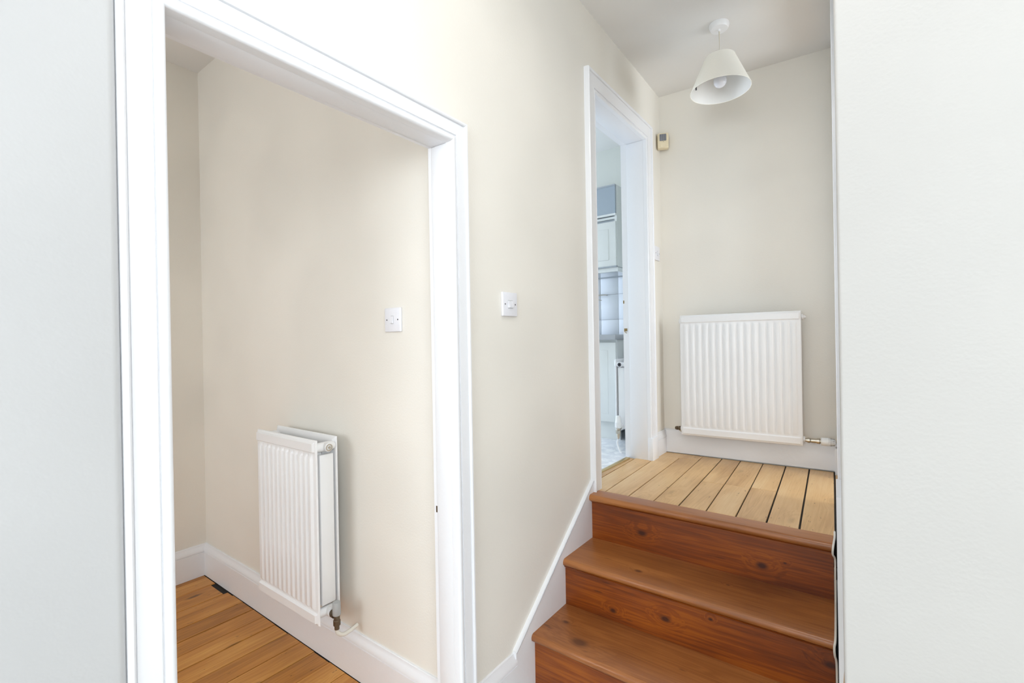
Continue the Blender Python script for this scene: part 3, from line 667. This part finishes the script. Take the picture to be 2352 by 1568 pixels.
lathe('valve_body', (KW_+0.008, -0.076, 0.035), (1, 0, 0), [(0, 0.010), (0.012, 0.013), (0.022, 0.013), (0.022, 0.010), (0.034, 0.010)], CHROME, RK, 12, 30)
lathe('valve_collar', (KW_+0.036, -0.078, 0.000), (0, 0, 1), [(-0.03, 0.008), (-0.02, 0.008), (-0.018, 0.013), (0, 0.013), (0.002, 0.016), (0.022, 0.016), (0.024, 0.014), (0.036, 0.015)], CHROME, RK, 12, 30)
lathe('thermostat_head', (KW_+0.036, -0.078, 0.036), (0, 0, 1), [(0, 0.018), (0.004, 0.021), (0.036, 0.021), (0.040, 0.018), (0.066, 0.016), (0.076, 0.012), (0.079, 0)], PLASTB, RK, 20, 35)
tube('supply_pipe', smooth_path([(KW_+0.036, -0.078, -0.03), (KW_+0.038, -0.086, -0.06), (KW_+0.044, -0.070, -0.10), (KW_+0.048, -0.05, -0.13)], 4), 0.006, RADW, RK)

# ------------------------------------------------------------------ switches
def switch(loc, rz, label, gangs):
    """plate faces local -y"""
    r = tag(empty('light_switch', loc, rz), label, 'light switch', 'white light switches')
    bm = bmesh.new(); add_box(bm, (-0.043, -0.010, -0.043), (0.043, -0.0002, 0.043), 0.0028, 3); from_bm('plate', bm, PLAST, r, True, 50)
    for g in range(gangs):
        cxx = 0 if gangs == 1 else (-0.0075 if g == 0 else 0.0075)
        ww = 0.0062
        bm = bmesh.new()
        add_prism(bm, [(cxx-ww, -0.0095, 0.013), (cxx-ww, -0.0108, 0.013), (cxx-ww, -0.0165, -0.010), (cxx-ww, -0.0155, -0.013), (cxx-ww, -0.0095, -0.013)], (2*ww, 0, 0))
        rk = from_bm('rocker', bm, PLAST, r)
        boxes('rocker_shade_plate', [((cxx-ww-0.0008, -0.0104, -0.0145), (cxx+ww+0.0008, -0.0098, 0.0145))], GREYP, rk)  # grey plate whose tone stands in for shade lines around the rocker
    for sx in (-1, 1):
        lathe('screw', (sx*0.030, -0.0098, 0), (0, -1, 0), [(0, 0.0030), (0.0006, 0.0028), (0.0006, 0)], SCREW, r, 10)
    return r
switch((XW, 1.360, H+0.131), PI/2, 'white double light switch on the long wall between the doorways', 2)
switch((-1.352, IY, H+0.082), 0, 'white single light switch inside the lower doorway above the radiator', 1)
switch((XW, 2.893, H+0.526), PI/2, 'small white light switch in the landing corner beside the kitchen doorway', 1)

# ------------------------------------------------------------------ motion sensor in the corner
ps = tag(empty('motion_sensor', (-0.994, 2.950, H+1.232), math.radians(24)), 'small cream motion sensor in the landing corner above the kitchen doorway', 'motion sensor')
bm = bmesh.new(); add_box(bm, (-0.033, -0.018, -0.047), (0.033, 0.022, 0.047), 0.005, 3); from_bm('housing', bm, CREAMP, ps, True, 50)
bm = bmesh.new(); add_box(bm, (-0.021, -0.0215, -0.002), (0.019, -0.015, 0.040), 0.003, 2); ln_ = from_bm('lens', bm, DARKLENS, ps, True, 50)
bm = bmesh.new()
for k in range(4): add_box(bm, (-0.021+k*0.0105, -0.0222, -0.001), (-0.0195+k*0.0105, -0.021, 0.039))
from_bm('lens_rib', bm, GREYP, ln_)
bm = bmesh.new(); add_prism(bm, [(-0.020, -0.018, -0.012), (0.020, -0.018, -0.012), (0.014, -0.018, -0.043), (-0.014, -0.018, -0.043)], (0, -0.003, 0)); from_bm('lower_cover', bm, CREAMP, ps)
lathe('indicator', (0.002, -0.0212, -0.0085), (0, -1, 0), [(0, 0.0018), (0.0006, 0.0016), (0.0006, 0)], SCREW, ps, 10)
boxes('bracket', [((-0.030, 0.022, -0.030), (0.005, 0.030, 0.030))], CREAMP, ps)

# ------------------------------------------------------------------ pendant lamp
LX, LY = -0.552, 2.495
LZ = ceil_z(LX, LY)
pl = tag(empty('pendant_lamp', (LX, LY, LZ)), 'ceiling pendant lamp with a tapered ivory fabric shade over the landing', 'lamp')
lathe('ceiling_rose', (0, 0, 0.003), (0, 0, -1), [(0, 0.046), (0.012, 0.046), (0.024, 0.042), (0.027, 0.039), (0.028, 0)], RADW, pl, 32)
lathe('cord_grip', (0, 0, -0.024), (0, 0, -1), [(0, 0.007), (0.008, 0.006), (0.010, 0.004), (0.010, 0)], RADW, pl, 12)
tube('cord', [(0, 0, -0.030), (0, 0, -0.20)], 0.0032, CORD, pl, 8)
tilt = Matrix.Rotation(math.radians(3.0), 4, 'Y')
sh = empty('tmp')
bpy.data.objects.remove(sh)
z_t, z_b, r_t, r_b = -0.164, -0.324, 0.070, 0.139
bm = bmesh.new(); add_lathe(bm, (0, 0, 0), (0, 0, 1), [(z_t, r_t-0.0018), (z_t, r_t), (z_b, r_b), (z_b-0.001, r_b-0.0009), (z_b, r_b-0.0018)], 56)
sd = from_bm('lamp_shade', bm, SHADE, pl, True, 50)
bm = bmesh.new(); add_lathe(bm, (0, 0, 0), (0, 0, 1), [(z_t, r_t-0.002), (z_b+0.0003, r_b-0.002)], 56); from_bm('shade_lining', bm, SHADEIN, sd, True)
for zz, rr in ((z_t, r_t-0.001), (z_b, r_b-0.001)):
    tube('shade_ring', [(rr*math.cos(k/40*2*PI), rr*math.sin(k/40*2*PI), zz) for k in range(41)], 0.0016, SHADE, sd, 6)
for k in range(3):
    a = k/3*2*PI+0.5
    tube('shade_spoke', [(0.014*math.cos(a), 0.014*math.sin(a), z_t-0.03), (r_t*math.cos(a), r_t*math.sin(a), z_t-0.002)], 0.0013, CHROME, sd, 6)
lathe('lamp_holder', (0, 0, z_t+0.012), (0, 0, -1), [(0, 0.006), (0.004, 0.014), (0.028, 0.015), (0.030, 0.020), (0.038, 0.020), (0.040, 0.014), (0.066, 0.014), (0.068, 0.012)], RADW, pl, 20)
lathe('bulb', (0, 0, z_t-0.052), (0, 0, -1), [(0, 0.013), (0.014, 0.014), (0.026, 0.018), (0.040, 0.025), (0.052, 0.0295), (0.064, 0.0305), (0.076, 0.028), (0.086, 0.021), (0.092, 0.011), (0.094, 0)], BULB, pl, 24)
boxes('inner_clip', [((-0.098, -0.075, z_b+0.002), (-0.092, -0.070, z_b+0.020))], SCREW, sd)

# ------------------------------------------------------------------ kitchen fittings
KF = land_z(2.8)+0.001
# splashback tiles on the kitchen wall
gr = box('splashback', (-2.6, KY1-0.004, H+0.0), (XWK-0.001, KY1+0.001, H+0.60), GROUT, wk)
tx = [-1.595+0.1565*k for k in range(-6, 3)]; tz = [H+0.158+0.2065*k for k in range(-1, 3)]
for a in range(len(tx)):
    for b in range(len(tz)-1):
        x0_, x1_ = tx[a]+.001, min(tx[a]+0.1565-.001, XWK-0.002)
        if x1_-x0_ < 0.02: continue
        box('tile', (x0_, KY1-0.009, max(tz[b], H+0.02)+.001), (x1_, KY1-0.003, tz[b+1]-.001), TILE, gr, 0.0015, 1)
# wall cabinet
wc = tag(empty('wall_cabinet', (-1.73, KY1, H+0.545)), 'white kitchen wall cabinet with a glass upper door', 'cabinet')
CX0, CX1 = -0.25, 0.255; CH = 0.615; CD = 0.30
box('side_panel', (CX0, -CD+0.018, 0), (CX0+.018, -0.0, CH), LAMIN, wc)
box('side_panel', (CX1-.018, -CD+0.018, 0), (CX1, -0.0, CH), LAMIN, wc)
for za, zb in ((0, .018), (0.360, 0.378), (CH-.018, CH)): box('shelf', (CX0+.0182, -CD+0.0185, za+.0002), (CX1-.0182, -0.0102, zb-.0002), LAMIN, wc)
box('back_panel', (CX0+.0182, -0.010, 0.0002), (CX1-.0182, -0.0002, CH-.0002), LAMIN, wc)
gd = boxes('glass_door', [((CX0+.003, -CD-0.001, 0.395), (CX1-.003, -CD+0.016, CH-0.010))], GLASS, wc)
boxes('door_rail', [((CX0+.002, -CD-0.004, CH-0.012), (CX1-.002, -CD+0.017, CH))], ALU, gd)
boxes('door_rail', [((CX0+.002, -CD-0.004, 0.384), (CX1-.002, -CD+0.017, 0.397))], LAMIN, gd)
boxes('recess_panel', [((CX0+.018, -CD+0.03, 0.335), (CX1-.018, -CD+0.035, 0.39))], ALU, wc)
dr = box('door', (CX0+.003, -CD-0.001, 0.004), (CX1-.003, -CD+0.017, 0.338), LAMIN, wc, 0.002)
for lo, hi in (((CX0+.003, 0.004), (CX0+.05, 0.338)), ((CX1-.12, 0.004), (CX1-.055, 0.30)), ):
    pass
boxes('raised_panel', [((CX0+.06, -CD-0.006, 0.05), (CX1-.06, -CD-0.0005, 0.285))], LAMIN, dr, 0.003)
boxes('light_pelmet', [((CX0, -CD+0.022, -0.035), (CX1, -CD+0.038, -0.0045)), ((CX1-.018, -CD+0.0385, -0.035), (CX1, 0, -0.0045))], LAMIN, wc)
boxes('edge_trim', [((CX0, -CD-0.002, -0.004), (CX1, -CD+0.02, 0.004))], ALU, wc)
boxes('lighting_strip', [((CX0, -0.02, -0.045), (CX1+0.10, -0.010, -0.037))], ALU, wc)
# base unit and worktop
BX1 = -1.392
bu = tag(empty('base_cabinet', (BX1-0.5, KY1, KF)), 'white kitchen base cabinet under the grey worktop', 'cabinet')
WT = H+0.031-KF
boxes('body', [((-0.5, -0.50, 0.13), (0.5, -0.008, WT-0.037))], LAMIN, bu)
for a, b in ((-0.497, -0.003), (0.003, 0.497)):
    d_ = box('door', (a, -0.521, 0.135), (b, -0.502, WT-0.055), LAMIN, bu, 0.002)
    boxes('raised_panel', [((a+.06, -0.524, 0.19), (b-.06, -0.5205, WT-0.11))], LAMIN, d_, 0.0015)
boxes('plinth', [((-0.5, -0.47, 0.0005), (0.5, -0.455, 0.129))], LAMIN, bu)
tag(box('worktop', (-2.6, KY1-0.555, H-0.006), (BX1+0.012, KY1-0.0095, H+0.031), WORK, None, 0.004), 'grey kitchen worktop on the white base cabinet', 'worktop')
# hook on the splashback
hk = tag(empty('wall_hook', (-1.70, KY1-0.009, H+0.362)), 'small chrome hook rail on the tiled splashback', 'hook')
tube('rail', smooth_path([(-0.12, 0, 0), (-0.12, -0.03, 0), (-0.02, -0.034, 0), (0.005, -0.020, 0.0), (0.005, 0, 0)], 5), 0.004, CHROME, hk)
tube('hook_arm', smooth_path([(-0.06, -0.033, 0), (-0.06, -0.04, -0.02), (-0.055, -0.05, -0.036), (-0.02, -0.05, -0.045)], 4), 0.003, CHROME, hk)

# ------------------------------------------------------------------ added ceiling fixture over the lower hall, stands in for bounced flash
LCX, LCY = -0.20, 0.82
cz = ceil_z(LCX, LCY)
cl = tag(empty('bounce_fill_light', (LCX, LCY, cz)), 'added opal dome fill light over the lower hall, out of view', 'lamp')
lathe('base', (0, 0, 0.002), (0, 0, -1), [(0, 0.20), (0.02, 0.20), (0.022, 0.17), (0.022, 0)], RADW, cl, 32)
em, nt_, b_ = newmat('added_opal_glow'); b_.inputs['Base Color'].default_value = (0.9, 0.9, 0.88, 1); b_.inputs['Emission Color'].default_value = (1, 0.96, 0.90, 1); b_.inputs['Emission Strength'].default_value = 1.5  # glow of the added fixture
lathe('dome', (0, 0, -0.021), (0, 0, -1), [(0, 0.17), (0.02, 0.165), (0.045, 0.14), (0.06, 0.09), (0.066, 0)], em, cl, 32)
ld = bpy.data.lights.new('bounce_fill_lamp', 'AREA'); ld.shape = 'DISK'; ld.size = 0.5; ld.energy = 7.5; ld.color = (1.0, 0.98, 0.97)
lo_ = bpy.data.objects.new('lamp', ld); COL.objects.link(lo_); lo_.parent = cl; lo_.location = (0, 0, -0.10)
